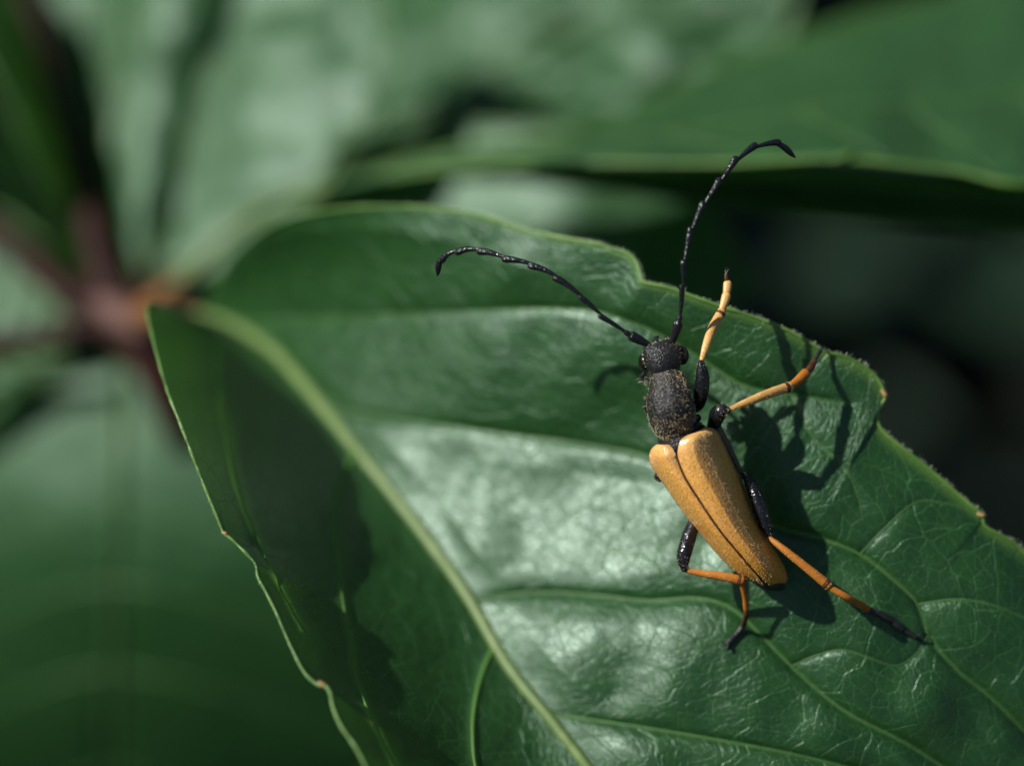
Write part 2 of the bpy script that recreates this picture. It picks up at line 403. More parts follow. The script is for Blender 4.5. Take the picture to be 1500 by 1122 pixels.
def blade(mid, half, mar, nu, nv, relief=None):
    """one half of a leaf from its midrib to its margin; arrays nu x 3 of (px, py, z)"""
    v = np.linspace(0, 1, nv)[None, :, None]
    A, B, Cc = mid[:, None], half[:, None], mar[:, None]
    P = A * (2 * (v - .5) * (v - 1)) + B * (-4 * v * (v - 1)) + Cc * (2 * v * (v - .5))
    if relief is not None: P[..., 2] += relief(P[..., 0], P[..., 1], np.linspace(0, 1, nu)[:, None] + 0 * P[..., 0], v[..., 0] + 0 * P[..., 0])
    return P

def build_leaf(name, parent, mat, R, Lh, label=None, nu=140, nv=44, margins=(None, None), relief=(None, None),
               rib=(0.05, 0.02), rib_mat='rib', veins=6, vein_r=0.012, rim=0.012, rim_mat='rim', vein_lines=(), tone=1):
    """R, Lh: stations [(midrib), (half way), (margin)] of the two halves, base to tip"""
    t = np.linspace(0, len(R) - 1, nu)
    halves = []
    for st, dense, rel in ((R, margins[0], relief[0]), (Lh, margins[1], relief[1])):
        s = np.asarray(st, float)
        mid, half, mar = (cat(s[:, k], t) for k in range(3))
        if dense is not None:
            d = np.asarray(dense, float); fine = resample(d, len(d) * 6) if len(d) < 200 else d
            arc = np.r_[0, np.cumsum(np.hypot(*np.diff(fine, axis=0).T))]
            key = [arc[np.argmin(np.hypot(fine[:, 0] - q[0], fine[:, 1] - q[1]))] for q in s[:, 2]]
            key = np.maximum.accumulate(key)
            a = np.interp(t, np.arange(len(key)), key)
            mar = mar.copy(); mar[:, 0] = np.interp(a, arc, fine[:, 0]); mar[:, 1] = np.interp(a, arc, fine[:, 1])
        halves.append((mid, half, mar, blade(mid, half, mar, nu, nv, rel)))
    VV, FF, UV, ED, VN = [], [], [], [], []
    for k, (mid, half, mar, P) in enumerate(halves):
        w = P3(P[..., 0], P[..., 1], P[..., 2])
        du = np.r_[0, np.cumsum(np.linalg.norm(np.diff(w[:, 0], axis=0), axis=1))][:, None] + np.zeros(P.shape[:2])
        dv = np.concatenate([np.zeros((nu, 1)), np.cumsum(np.linalg.norm(np.diff(w, axis=1), axis=2), axis=1)], 1)
        VV.append(w.reshape(-1, 3)); UV.append(np.stack([du, dv * (1 if k == 0 else -1)], -1).reshape(-1, 2))
        ED.append(np.broadcast_to(np.linspace(0, 1, nv)[None], (nu, nv)).ravel())
        dist = np.full(P.shape[:2], 1e9)
        if vein_lines:
            for ln in vein_lines[k]:
                wd = np.linspace(ln[1], ln[2], 2).mean() / 0.010
                dist = np.minimum(dist, seg_dist(P[..., 0], P[..., 1], resample(ln[0], 40)) / (wd * (5.0 if k else 2.4)))
        VN.append(np.exp(-dist ** 2).ravel())
        FF.append(grid_faces(nu, nv, k * nu * nv, flip=(k == 1)))
    base = VV[0][0]
    o = mk(name, np.vstack(VV), np.vstack(FF), mat, parent, uv=np.vstack(UV), edge=np.concatenate(ED), origin=base)
    at = o.data.attributes.new('vein', 'FLOAT', 'POINT'); at.data.foreach_set('value', np.concatenate(VN).astype(np.float32))
    if label: tag(o, label)
    Wd = [h[3] for h in halves]
    # midrib
    c = (Wd[0][:, 0] + Wd[1][:, 0]) / 2
    c = c[:-max(2, nu // 40)]
    path = P3(c[:, 0], c[:, 1], c[:, 2] + 0.2 * np.linspace(rib[0], rib[1], len(c)))
    v, f = tube_data(path, np.linspace(rib[0], rib[1], len(c)), 10, 0.85)
    mk('midrib', v, f, M[rib_mat], o, origin=path[0])
    # rims
    for P in Wd:
        e = P[:, -1]; path = P3(e[:, 0], e[:, 1], e[:, 2])
        r = rim * (0.85 + 0.5 * vnoise(np.arange(len(path)) / 7.0, np.zeros(len(path)), 11))
        v, f = tube_data(path, r, 6)
        mk('rim', v, f, M[rim_mat], o, origin=path[0])
    # side veins
    for k, P in enumerate(Wd):
        if vein_lines:
            flat = P[::2, ::2].reshape(-1, 3)
            for ln in vein_lines[k]:
                q = resample(ln[0], 40); zz = []
                for x, y in q:
                    d2 = (flat[:, 0] - x) ** 2 + (flat[:, 1] - y) ** 2; near = np.argpartition(d2, 6)[:6]; wt = 1 / (d2[near] + 1.0)
                    zz.append(float((flat[near, 2] * wt).sum() / wt.sum()))
                for _ in range(3): zz = np.convolve(np.r_[zz[0], zz, zz[-1]], [.25, .5, .25], 'valid')
                path = P3(q[:, 0], q[:, 1], zz + (0.004 if k else 0.0))
                v, f = tube_data(path, np.linspace(ln[1], ln[2], 40) * .75, 8, 0.5)
                mk('side_vein', v, f, M['vein_backlit' if k else 'vein'], o, origin=path[0])
        else:
            for q in range(veins):
                u0 = 0.08 + 0.74 * q / max(1, veins - 1)
                vs = np.linspace(0, 0.93, 22); us = u0 + 0.13 * vs ** 1.5
                iu = np.clip(us * (nu - 1), 0, nu - 1); iv = vs * (nv - 1)
                a = P[iu.astype(int), iv.astype(int)]
                path = P3(a[:, 0], a[:, 1], a[:, 2]); path = (np.vstack([path[:1], path[:-1]]) + path + np.vstack([path[1:], path[-1:]])) / 3
                v, f = tube_data(path, np.linspace(vein_r, vein_r * .4, 22), 6, 0.6)
                mk('side_vein', v, f, M['vein'], o, origin=path[0])
    return o, Wd

plant = empty('creeper', P3(175, 465, -4.6)); BASE['creeper'] = P3(175, 465, -4.6)
tag(plant, 'dark green creeper with glossy toothed leaflets fanning out from a pinkish red stem joint', 'plant')

# -- the leaflet under the beetle
RIGHT = [
 [(296, 462, -3.20), (300, 445, -3.10), (305, 425, -3.05)],
 [(340, 478, -2.80), (365, 415, -2.50), (392, 334, -1.90)],
 [(400, 515, -2.30), (490, 425, -1.82), (560, 303, -1.20)],
 [(455, 575, -1.85), (600, 480, -1.30), (720, 320, -0.76)],
 [(520, 655, -1.42), (725, 560, -0.94), (905, 366, -0.36)],
 [(600, 755, -1.08), (850, 665, -0.77), (1060, 450, -0.17)],
 [(680, 865, -0.80), (960, 775, -0.50), (1210, 515, -0.17)],
 [(745, 975, -0.56), (1060, 885, -0.285), (1297, 582, -0.20)],
 [(820, 1070, -0.36), (1170, 985, -0.19), (1441, 755, -0.20)],
 [(880, 1150, -0.24), (1270, 1080, -0.16), (1560, 880, -0.30)],
 [(950, 1260, -0.20), (1330, 1180, -0.22), (1640, 1000, -0.40)],
 [(1080, 1420, -0.35), (1400, 1350, -0.30), (1640, 1230, -0.70)],
 [(1400, 1640, -1.00), (1430, 1620, -1.00), (1450, 1600, -1.05)],
]
LEFT = [
 [(296, 462, -3.20), (290, 461, -3.10), (282, 458, -3.0)],
 [(340, 478, -2.80), (285, 470, -2.00), (218, 452, -0.85)],
 [(400, 515, -2.30), (318, 560, -1.35), (240, 555, -0.25)],
 [(455, 575, -1.85), (362, 640, -1.05), (265, 622, -0.05)],
 [(520, 655, -1.42), (415, 725, -0.72), (298, 708, 0.06)],
 [(600, 755, -1.08), (480, 830, -0.45), (350, 804, 0.18)],
 [(680, 865, -0.80), (550, 940, -0.25), (405, 898, 0.36)],
 [(745, 975, -0.56), (620, 1045, -0.10), (475, 1006, 0.58)],
 [(820, 1070, -0.36), (690, 1150, 0.02), (522, 1096, 0.80)],
 [(880, 1150, -0.24), (760, 1240, 0.10), (590, 1220, 0.95)],
 [(950, 1260, -0.20), (850, 1350, 0.10), (700, 1390, 0.90)],
 [(1080, 1420, -0.35), (1000, 1500, -0.10), (900, 1560, 0.40)],
 [(1400, 1640, -1.00), (1390, 1650, -1.00), (1380, 1660, -1.00)],
]
R_MARGIN = [(305, 425), (345, 370), (392, 334), (440, 316), (500, 306), (560, 303), (620, 304), (680, 311), (720, 320), (770, 337), (820, 348),
            (865, 355), (905, 366), (920, 372), (931, 383), (938, 401), (939, 408), (944, 414), (958, 417), (985, 423), (1020, 436), (1060, 450),
            (1110, 466), (1150, 482), (1180, 498), (1210, 515), (1240, 523), (1268, 538), (1287, 557), (1297, 580), (1291, 592), (1284, 604), (1287, 622), (1300, 638),
            (1330, 662), (1365, 690), (1400, 720), (1425, 742), (1441, 755), (1440, 764), (1448, 774), (1475, 789), (1500, 808), (1560, 880), (1600, 935), (1640, 1000),
            (1665, 1060), (1665, 1130), (1640, 1230), (1580, 1400), (1450, 1600)]
L_MARGIN = [(282, 458), (250, 450), (225, 446), (216, 456), (224, 495), (240, 555), (252, 590), (265, 622), (280, 661), (298, 708), (318, 757), (328, 781), (336, 787), (350, 800), (366, 816),
            (375, 828), (378, 845), (390, 868), (405, 898), (422, 938), (440, 975), (452, 992), (466, 1003), (478, 1006), (484, 1016), (488, 1036),
            (500, 1064), (522, 1096), (545, 1140), (590, 1220), (640, 1310), (700, 1390), (780, 1470), (900, 1560), (1380, 1660)]
RV = [
 ([(330, 474), (430, 468), (560, 462), (700, 455), (830, 452), (920, 470), (1010, 515), (1090, 565), (1170, 580), (1245, 592)], 0.010, 0.004),
 ([(470, 596), (520, 606), (640, 622), (760, 638), (860, 652), (960, 672), (1060, 730), (1130, 770), (1200, 788), (1260, 812), (1310, 850), (1345, 885), (1360, 930), (1400, 980), (1450, 1020), (1510, 1080)], 0.012, 0.005),
 ([(688, 878), (780, 868), (870, 872), (950, 880), (1020, 876), (1070, 890), (1110, 925), (1160, 976), (1235, 1040), (1330, 1090), (1420, 1150)], 0.012, 0.005),
 ([(806, 1045), (880, 1056), (960, 1068), (1060, 1085), (1160, 1104), (1260, 1130), (1380, 1175)], 0.012, 0.006),
 ([(1345, 885), (1400, 878), (1450, 885), (1500, 905), (1560, 935)], 0.007, 0.003),
 ([(1160, 976), (1190, 962), (1232, 952), (1270, 962), (1310, 975), (1340, 960), (1360, 930)], 0.006, 0.003),
 ([(1260, 812), (1300, 770), (1345, 735), (1400, 740)], 0.006, 0.003),
 ([(1160, 580), (1190, 640), (1240, 690), (1262, 740)], 0.006, 0.003),
]
LV = [
 ([(330, 474), (318, 520), (322, 580), (332, 640), (345, 710), (375, 790), (410, 860), (440, 920)], 0.012, 0.006),
 ([(522, 662), (500, 700), (488, 746), (491, 811), (503, 891), (514, 950), (518, 988), (536, 1034), (558, 1084), (580, 1130)], 0.016, 0.008),
 ([(725, 944), (710, 975), (698, 1015), (692, 1062), (695, 1116), (710, 1170)], 0.014, 0.008),
]
RVl = [l[0] for l in RV]; LVl = [l[0] for l in LV]

def relief_right(x, y, u, v):
    d = np.min([seg_dist(x, y, resample(l, 40)) for l in RVl[:4]], axis=0)
    d2 = np.min([seg_dist(x, y, resample(l, 24)) for l in RVl[4:]], axis=0)
    edge = np.clip((1 - v) / 0.12, 0, 1) * np.clip(v / 0.1, 0, 1)
    q = 0.055 * (1 - np.exp(-d / 34.0)) - 0.014 * np.exp(-(d / 7.0) ** 2) + 0.012 * (1 - np.exp(-d2 / 16.0)) - 0.006 * np.exp(-(d2 / 5.0) ** 2)
    # puckers running between the side veins
    wx = x + 26 * vnoise(x / 90, y / 90, 21); wy = y + 26 * vnoise(x / 90, y / 90, 22)
    pk = 0.060 * vnoise(wx / 66 + wy / 240, wy / 130, 5) + 0.009 * vnoise(wx / 34, wy / 50, 6) + 0.003 * vnoise(x / 13, y / 13, 9)
    return (q + pk * np.clip(d / 40.0, 0.15, 1)) * edge

def relief_left(x, y, u, v):
    d = np.min([seg_dist(x, y, resample(l, 40)) for l in LVl], axis=0)
    edge = np.clip((1 - v) / 0.15, 0, 1) * np.clip(v / 0.1, 0, 1)
    q = 0.012 * np.exp(-(d / 8.0) ** 2) + 0.02 * np.tanh((x - 500) / 200) * 0 
    pk = 0.03 * vnoise(x / 60, y / 80, 7) + 0.006 * vnoise(x / 16, y / 22, 8)
    return (q + pk) * edge

main, main_w = build_leaf('leaflet', plant, M['leaf'], RIGHT, LEFT, 'large folded toothed leaflet with the beetle on it',
    nu=680, nv=210, margins=(R_MARGIN, L_MARGIN), relief=(relief_right, relief_left), rib=(0.050, 0.022), vein_lines=(RV, LV), rim=0.011)

RW = main_w[0]; RW_flat = RW.reshape(-1, 3)
def leaf_z(px, py):
    k = np.argmin((RW_flat[:, 0] - px) ** 2 + (RW_flat[:, 1] - py) ** 2)
    return RW_flat[k, 2]

# ochre tooth tips
for x, y, z, dx, dy, r in ((938, 398, -0.32, 1, 4, .012), (1297, 579, -0.195, 2, 3, .012), (1440, 755, -0.195, 3, 1, .013), (331, 782, 0.14, 2, 1, .011), (475, 1004, 0.57, 3, 2, .013)):
    tube('tooth_tip', [(x - dx * 2.2, y - dy * 2.2, z), (x, y, z + .005), (x + dx, y + dy, z)], [r, r * 1.15, r * .5], M['tip'], main, n=8, sides=8)

# fine hairs along the rim, each a thin spike
def hair_mesh(name, roots, dirs, length, width, mat, parent, jitter=0.35):
    roots = np.asarray(roots); n = len(roots)
    d = norm(np.asarray(dirs) + jitter * rng.normal(size=(n, 3)))
    ln = length * rng.uniform(0.5, 1.3, n)[:, None]
    s = norm(np.cross(d, rng.normal(size=(n, 3)))); t = np.cross(d, s)
    bend = 0.10 * rng.normal(size=(n, 3)) * ln
    v = np.stack([roots + s * width, roots - .5 * s * width + .87 * t * width, roots - .5 * s * width - .87 * t * width,
                  roots + d * ln * .55 + bend * .3 + s * width * .6, roots + d * ln * .55 + bend * .3 - s * width * .6, roots + d * ln + bend], 1).reshape(-1, 3)
    b = (np.arange(n) * 6)[:, None]
    f4 = (b + np.array([[0, 1, 4, 3]])).tolist() + (b + np.array([[1, 2, 4, 4]])[:, :3]).tolist() + (b + np.array([[2, 0, 3]])).tolist() + (b + np.array([[3, 4, 5]])).tolist()
    o = mk(name, v, f4, mat, parent, smooth=False, origin=roots.mean(0)); o['kind'] = 'stuff'
    return o

for k in (0, 1):
    e = main_w[k][:, -1]; inner = main_w[k][:, -8]
    a = P3(*e.T); b = P3(*inner.T); out = norm(a - b)
    arc = np.r_[0, np.cumsum(np.linalg.norm(np.diff(a, axis=0), axis=1))]
    n = int(arc[-1] / 0.0085)
    s = np.sort(rng.uniform(0, arc[-1], n))
    rt = np.stack([np.interp(s, arc, a[:, i]) for i in range(3)], 1); dr = np.stack([np.interp(s, arc, out[:, i]) for i in range(3)], 1)
    tang = norm(np.gradient(a, axis=0)); tg = np.stack([np.interp(s, arc, tang[:, i]) for i in range(3)], 1)
    hair_mesh('rim_hair', rt + dr * .009, dr + 0.35 * tg, 0.020, 0.0011, M['hair'], main)

# -- the other leaflets round the same joint and leaves further behind
def sag(amp, freq, seed, nveins=6, quilt=0.05, diag=False):
    def f(x, y, u, v):
        if diag: x, y = (x * .82 - y * .57) / 2.4, (x * .57 + y * .82) * 1.1
        ph = ((u - 0.13 * v ** 1.5) - 0.08) / 0.74 * (nveins - 1)
        dd = np.abs(ph - np.round(ph)); e = np.clip(v / .08, 0, 1) * np.clip((1 - v) / .08, 0, 1)
        return e * (quilt * np.sin(np.pi * np.clip(dd, 0, .5)) + amp * vnoise(x / freq, y / freq, seed) + amp * .4 * vnoise(x / freq * 2.3, y / freq * 2.3, seed + 50))
    return f

def simple_leaf(label, mat, mid, ra, rb, seed, amp=0.12, freq=110, quilt=0.09, bulge=(0.1, 0.1), rib=(0.05, 0.02), parent=None, veins=6, rim=0.015, rib_mat='rib', plane=None, diag=False):
    """mid, ra, rb: same number of stations (px, py, z); with plane=(z0, x slope, y slope) the z given is measured from that tilted plane"""
    if plane:
        z0, sx, sy = plane; x0, y0 = mid[0][:2]
        fix = lambda q: (q[0], q[1], q[2] + z0 + sx * (q[0] - x0) + sy * (q[1] - y0))
        mid, ra, rb = [fix(q) for q in mid], [fix(q) for q in ra], [fix(q) for q in rb]
    A, B = [], []
    for m, a, b in zip(mid, ra, rb):
        A.append([m, tuple((m[i] + a[i]) / 2 + (bulge[0] if i == 2 else 0) for i in range(3)), a])
        B.append([m, tuple((m[i] + b[i]) / 2 + (bulge[1] if i == 2 else 0) for i in range(3)), b])
    A[0][1] = A[0][0]; B[0][1] = B[0][0]
    rl = sag(amp, freq, seed, veins, quilt, diag)
    return build_leaf('leaflet', parent or plant, mat, A, B, label, nu=130, nv=44, relief=(rl, rl), rib=rib, veins=veins, vein_r=0.016, rim=rim, rib_mat=rib_mat)[0]

LEAVES = [
 dict(label='broad upright leaflet with a pale sheen above the pink joint', mat='leaf_back', seed=31, amp=.20, freq=130, quilt=.02, bulge=(.06, .16), rib_mat='vein', rib=(.04, .015),
      plane=(-4.7, .0021, .0017),
      mid=[(212, 425, 0), (245, 330, -.1), (285, 190, -.15), (325, 60, -.15), (355, -50, -.2), (390, -150, -.3)],
      ra=[(212, 425, 0), (375, 370, 0), (490, 250, .0), (570, 90, 0), (530, -50, -.1), (390, -150, -.3)],
      rb=[(212, 425, 0), (178, 330, 0), (163, 190, 0), (180, 50, 0), (240, -70, 0), (390, -150, -.3)]),
 dict(label='long leaflet behind the upright antenna with a light near rim', mat='leaf_young', seed=32, amp=.26, freq=105, quilt=.04, bulge=(.05, .02), rim=.019, rib_mat='vein', rib=(.02, .01),
      mid=[(420, 292, -4.0), (620, 238, -3.4), (850, 215, -3.0), (1060, 185, -2.9), (1240, 155, -2.9), (1390, 150, -3.0), (1560, 130, -3.2), (1900, 120, -3.8)],
      ra=[(420, 292, -4.0), (620, 252, -3.0), (850, 240, -2.3), (1060, 240, -1.95), (1235, 234, -1.8), (1390, 250, -1.8), (1560, 263, -1.9), (1900, 120, -3.8)],
      rb=[(420, 292, -4.0), (640, 226, -3.9), (860, 192, -3.9), (1020, 110, -4.4), (1240, 30, -4.9), (1390, -10, -5.2), (1560, -60, -5.5), (1900, 120, -3.8)]),
 dict(label='dark narrow leaflet hanging just below the light rim at the right', mat='leaf_young', seed=33, amp=.06, freq=120, quilt=.03, bulge=(0, 0), rim=.010, rib_mat='vein', rib=(.02, .01),
      mid=[(640, 262, -3.4), (760, 252, -3.1), (950, 258, -2.7), (1150, 264, -2.3), (1350, 280, -2.2), (1560, 296, -2.2), (1850, 300, -2.6)],
      ra=[(640, 262, -3.4), (760, 264, -3.3), (950, 288, -3.0), (1150, 316, -2.9), (1350, 332, -2.8), (1560, 342, -2.8), (1850, 300, -2.6)],
      rb=[(640, 262, -3.4), (760, 242, -3.2), (950, 242, -3.0), (1150, 244, -2.6), (1350, 262, -2.4), (1560, 278, -2.4), (1850, 300, -2.6)]),
 dict(label='shiny pale leaflet showing between the beetle leaflet and the one above', mat='leaf_back', seed=34, amp=.08, freq=160, quilt=.015, bulge=(.0, .0), rib_mat='vein', rib=(.03, .01),
      plane=(-5.45, .0024, .0018),
      mid=[(300, 420, 0), (450, 350, 0), (620, 330, 0), (800, 340, -.05), (960, 370, -.3), (1110, 420, -.9)],
      ra=[(300, 420, 0), (430, 250, 0), (640, 190, 0), (850, 200, 0), (1010, 270, -.4), (1110, 420, -.9)],
      rb=[(300, 420, 0), (480, 460, 0), (640, 500, 0), (820, 500, 0), (980, 480, -.4), (1110, 420, -.9)]),
 dict(label='puckered shiny leaf at the top behind the watery green gap', mat='leaf_back', seed=35, diag=True, amp=.30, freq=70, quilt=.10, bulge=(.05, .05), rib_mat='vein',
      plane=(-6.9, .0022, .0017),
      mid=[(440, 300, 0), (580, 200, 0), (720, 100, 0), (880, 20, 0), (1040, -60, 0), (1200, -160, 0)],
      ra=[(440, 300, 0), (660, 290, 0), (870, 260, 0), (1050, 180, 0), (1150, 50, 0), (1200, -160, 0)],
      rb=[(440, 300, 0), (430, 160, -.5), (480, -20, -.7), (700, -140, -.6), (980, -190, -.4), (1200, -160, 0)]),
 dict(label='dark leaflet in the top left corner along the red stalk', mat='leaf_back', seed=36, amp=.08, freq=120, quilt=.04, bulge=(-.1, .0), rib_mat='petiole_red',
      mid=[(150, 370, -5.2), (125, 290, -5.3), (95, 190, -5.5), (62, 90, -5.8), (30, -20, -6.1), (-10, -150, -6.5)],
      ra=[(150, 370, -5.2), (165, 280, -5.1), (185, 180, -5.2), (200, 70, -5.3), (205, -40, -5.5), (-10, -150, -6.5)],
      rb=[(150, 370, -5.2), (70, 270, -4.6), (10, 150, -4.5), (-50, 30, -4.7), (-70, -80, -5.2), (-10, -150, -6.5)]),
 dict(label='dull grey green leaflet at the left edge behind the stalks', mat='leaf_back', seed=37, amp=.10, freq=130, quilt=.04, bulge=(.05, .05), rib_mat='vein',
      mid=[(150, 430, -7.4), (90, 350, -7.0), (30, 270, -6.7), (-40, 190, -6.4), (-120, 120, -6.2)],
      ra=[(150, 430, -7.4), (128, 300, -7.6), (80, 190, -7.5), (0, 100, -7.2), (-120, 120, -6.2)],
      rb=[(150, 430, -7.4), (40, 400, -6.6), (-30, 340, -6.2), (-100, 260, -6.0), (-120, 120, -6.2)]),
 dict(label='pale green leaflet at the left edge between two dark stalks', mat='leaf_back', seed=38, amp=.08, freq=130, quilt=.03, bulge=(.02, .02), rib_mat='vein',
      plane=(-5.4, .0020, .0016),
      mid=[(120, 460, 0), (40, 430, 0), (-50, 400, 0), (-140, 380, 0)],
      ra=[(120, 460, 0), (60, 360, 0), (-30, 310, 0), (-140, 380, 0)],
      rb=[(120, 460, 0), (40, 500, 0), (-50, 500, 0), (-140, 380, 0)]),
 dict(label='large dim leaflet with a soft sheen in the lower left', mat='leaf_back', seed=39, amp=.07, freq=220, quilt=.0, bulge=(.05, .05), rib_mat='vein',
      mid=[(170, 500, -5.0), (175, 600, -4.85), (170, 760, -4.8), (165, 920, -5.15), (160, 1110, -5.95), (170, 1350, -7.4)],
      ra=[(170, 500, -5.0), (310, 600, -4.6), (430, 760, -4.5), (530, 920, -4.75), (560, 1120, -5.6), (170, 1350, -7.4)],
      rb=[(170, 500, -5.0), (50, 590, -5.1), (-60, 750, -5.3), (-130, 920, -5.75), (-130, 1120, -6.5), (170, 1350, -7.4)]),
 dict(label='small bright green leaflet edge at the left below the stalks', mat='leaf_young', seed=40, amp=.06, freq=130, quilt=.03, bulge=(.02, .02), rib_mat='vein', rib=(.03, .01), rim=.02,
      mid=[(100, 520, -4.6), (50, 550, -4.75), (0, 580, -4.95), (-60, 630, -5.15), (-130, 700, -5.3)],
      ra=[(100, 520, -4.6), (62, 562, -4.85), (12, 620, -5.05), (-50, 690, -5.25), (-130, 700, -5.3)],
      rb=[(100, 520, -4.6), (40, 525, -4.75), (-20, 545, -4.95), (-80, 590, -5.1), (-130, 700, -5.3)]),
]
for d in LEAVES:
    d = dict(d); d['mat'] = M[d['mat']]; lf = simple_leaf(**d)
    if d['seed'] == 32:
        tube('tooth_tip', [(1222, 234, -1.78), (1240, 229, -1.78), (1247, 223, -1.78)], [.018, .022, .012], M['rim'], lf, n=8, sides=8)
        tube('tooth_tip', [(915, 200, -3.8), (930, 195, -3.8), (945, 198, -3.8)], [.04, .05, .04], M['tip'], lf, n=8, sides=8)

# stalks
def stalk(name, pts, radii, mat, **k): return tube(name, pts, radii, mat, plant, n=30, sides=12, **k)
stalk('stem', [(118, 420, -5.0), (150, 455, -4.75), (185, 482, -4.6), (225, 540, -4.55), (262, 610, -4.6), (300, 690, -4.9), (330, 780, -5.6), (350, 900, -7), (340, 1100, -12), (330, 1300, -20)],
      [.09, .12, .15, .14, .14, .12, .09, .09, .1, .1], M['petiole_red'])
stalk('joint', [(148, 440, -4.65), (176, 462, -4.45), (205, 486, -4.35)], [.06, .125, .07], M['node_pink'])
stalk('stalk', [(178, 455, -4.6), (155, 405, -4.7), (137, 335, -4.8), (110, 235, -4.95), (75, 115, -5.2), (40, -10, -5.5)], [.12, .11, .10, .09, .07, .06], M['petiole_red'])
stalk('stalk', [(160, 465, -4.7), (100, 430, -4.8), (50, 385, -4.9), (0, 345, -5.0), (-80, 290, -5.3)], [.12, .11, .11, .11, .11], M['petiole_red'])
stalk('stalk', [(165, 470, -4.7), (90, 488, -4.8), (30, 500, -4.9), (-60, 505, -5.0)], [.10, .08, .08, .07], M['petiole_red'])
stalk('stalk', [(205, 455, -4.5), (238, 435, -4.4), (275, 402, -4.3)], [.07, .065, .05], M['petiole_orange'])
stalk('stalk', [(270, 407, -4.3), (310, 368, -4.25), (360, 325, -4.2), (425, 292, -4.2), (480, 270, -4.1)], [.05, .045, .045, .04, .03], M['petiole_green'])
stalk('stalk', [(200, 465, -4.4), (245, 462, -3.9), (298, 464, -3.2)], [.07, .055, .05], M['petiole_orange'])
stalk('stalk', [(190, 450, -4.6), (205, 430, -4.6), (225, 385, -4.75)], [.07, .05, .045], M['petiole_red'])

# ------------------------------------------------------------------ the beetle
def lz(px, py, h=0.0): return float(leaf_z(px, py)) + h
bb = P3(1040, 720, lz(1040, 720))
beetle = empty('beetle', bb); BASE['beetle'] = bb
tag(beetle, 'longhorn beetle with orange wing cases and long black antennae on the green leaflet', 'beetle')

LIFT = 0.06

def superloft(name, stations, mat, n=48, sides=40, parent=beetle, power=2.2, origin=None):
    """stations: (px, py, z, half width, half height, axis dx, dy) cross sections square to the body axis"""
    s = np.asarray(stations, float)
    q = resample(s, n)
    c = P3(q[:, 0], q[:, 1], q[:, 2]); T = norm(np.gradient(c, axis=0))
    roll = 0.25                                     # the back leans to the right of the picture
    upv = norm(Rb + roll * Rr + 0.10 * Ru)
    S = norm(np.cross(T, upv)); U = norm(np.cross(S, T))
    a = np.linspace(0, 2 * math.pi, sides, endpoint=False)
    ca = np.sign(np.cos(a)) * np.abs(np.cos(a)) ** (2 / power); sa = np.sign(np.sin(a)) * np.abs(np.sin(a)) ** (2 / power)
    hw = np.maximum(q[:, 3], 1e-3); hh = np.maximum(q[:, 4], 1e-3)
    ring = c[:, None] + hw[:, None, None] * ca[None, :, None] * S[:, None] + hh[:, None, None] * sa[None, :, None] * U[:, None]
    v = ring.reshape(-1, 3); f = []
    for i in range(n - 1):
        for j in range(sides):
            jj = (j + 1) % sides; f.append([i * sides + j, i * sides + jj, (i + 1) * sides + jj, (i + 1) * sides + j])
    f.append(list(range(sides))[::-1]); f.append([(n - 1) * sides + j for j in range(sides)])
    return mk(name, v, f, mat, parent, origin=origin), ring, U

# head: frons, cheeks and neck
head, head_ring, _ = superloft('head', [
    (966, 500, .10, .030, .020), (967, 503, .10, .075, .045), (968, 510, .10, .093, .070), (970, 521, .10, .098, .085),
    (972, 531, .10, .093, .085), (974, 540, .09, .080, .080), (976, 550, .08, .070, .070), (978, 560, .07, .060, .060)], M['black_matte'], power=2.3)
def ellipsoid(name, c, rx, ry, rz, mat, parent, rot=0.0, n=20):
    th = np.linspace(0, math.pi, n); ph = np.linspace(0, 2 * math.pi, 2 * n, endpoint=False)
    T_, P_ = np.meshgrid(th, ph, indexing='ij')
    x = rx * np.sin(T_) * np.cos(P_); y = ry * np.sin(T_) * np.sin(P_); z = rz * np.cos(T_)
    xr = x * math.cos(rot) - y * math.sin(rot); yr = x * math.sin(rot) + y * math.cos(rot)
    base = L3(*c); v = W(np.stack([xr, yr, z], -1).reshape(-1, 3) + base)
    m2 = 2 * n; f = [[i * m2 + j, (i + 1) * m2 + j, (i + 1) * m2 + (j + 1) % m2, i * m2 + (j + 1) % m2] for i in range(n - 1) for j in range(m2)]
    return mk(name, v, f, mat, parent)
ellipsoid('eye', (944.5, 531, .075), .034, .052, .050, M['eye'], head, rot=0.18)
ellipsoid('eye', (998, 520, .080), .040, .054, .052, M['eye'], head, rot=0.18)
# raised sockets where the antennae start, mouthparts in front
ellipsoid('antenna_socket', (952.5, 508, .105), .018, .014, .020, M['black'], head)
ellipsoid('antenna_socket', (985.5, 503, .105), .018, .014, .020, M['black'], head)
tube('mandible', [(962, 503, .04), (960, 497, .01), (964, 493, -.02)], [.020, .016, .006], M['black'], head, n=10)
tube('mandible', [(975, 502, .04), (977, 496, .01), (974, 492, -.02)], [.020, .016, .006], M['black'], head, n=10)
tube('palp', [(945, 545, .00), (940, 553, -.02), (943, 560, -.05)], [.010, .012, .009], M['black'], head, n=10)
# bulge between the brow and the back of the head
ellipsoid('crown', (974, 541, .135), .058, .045, .045, M['black_matte'], head, rot=.15)

pron, pron_ring, pron_U = superloft('pronotum', [
    (977, 546, .09, .055, .050), (977.5, 549, .09, .076, .076), (978, 556, .10, .088, .092), (979, 568, .11, .100, .115), (980, 582, .12, .113, .133),
    (982, 596, .12, .119, .137), (984, 608, .11, .119, .130), (987, 618, .10, .115, .115), (991, 627, .08, .098, .095), (993, 631, .07, .070, .070)], M['black_matte'], n=56, sides=48, power=2.25)
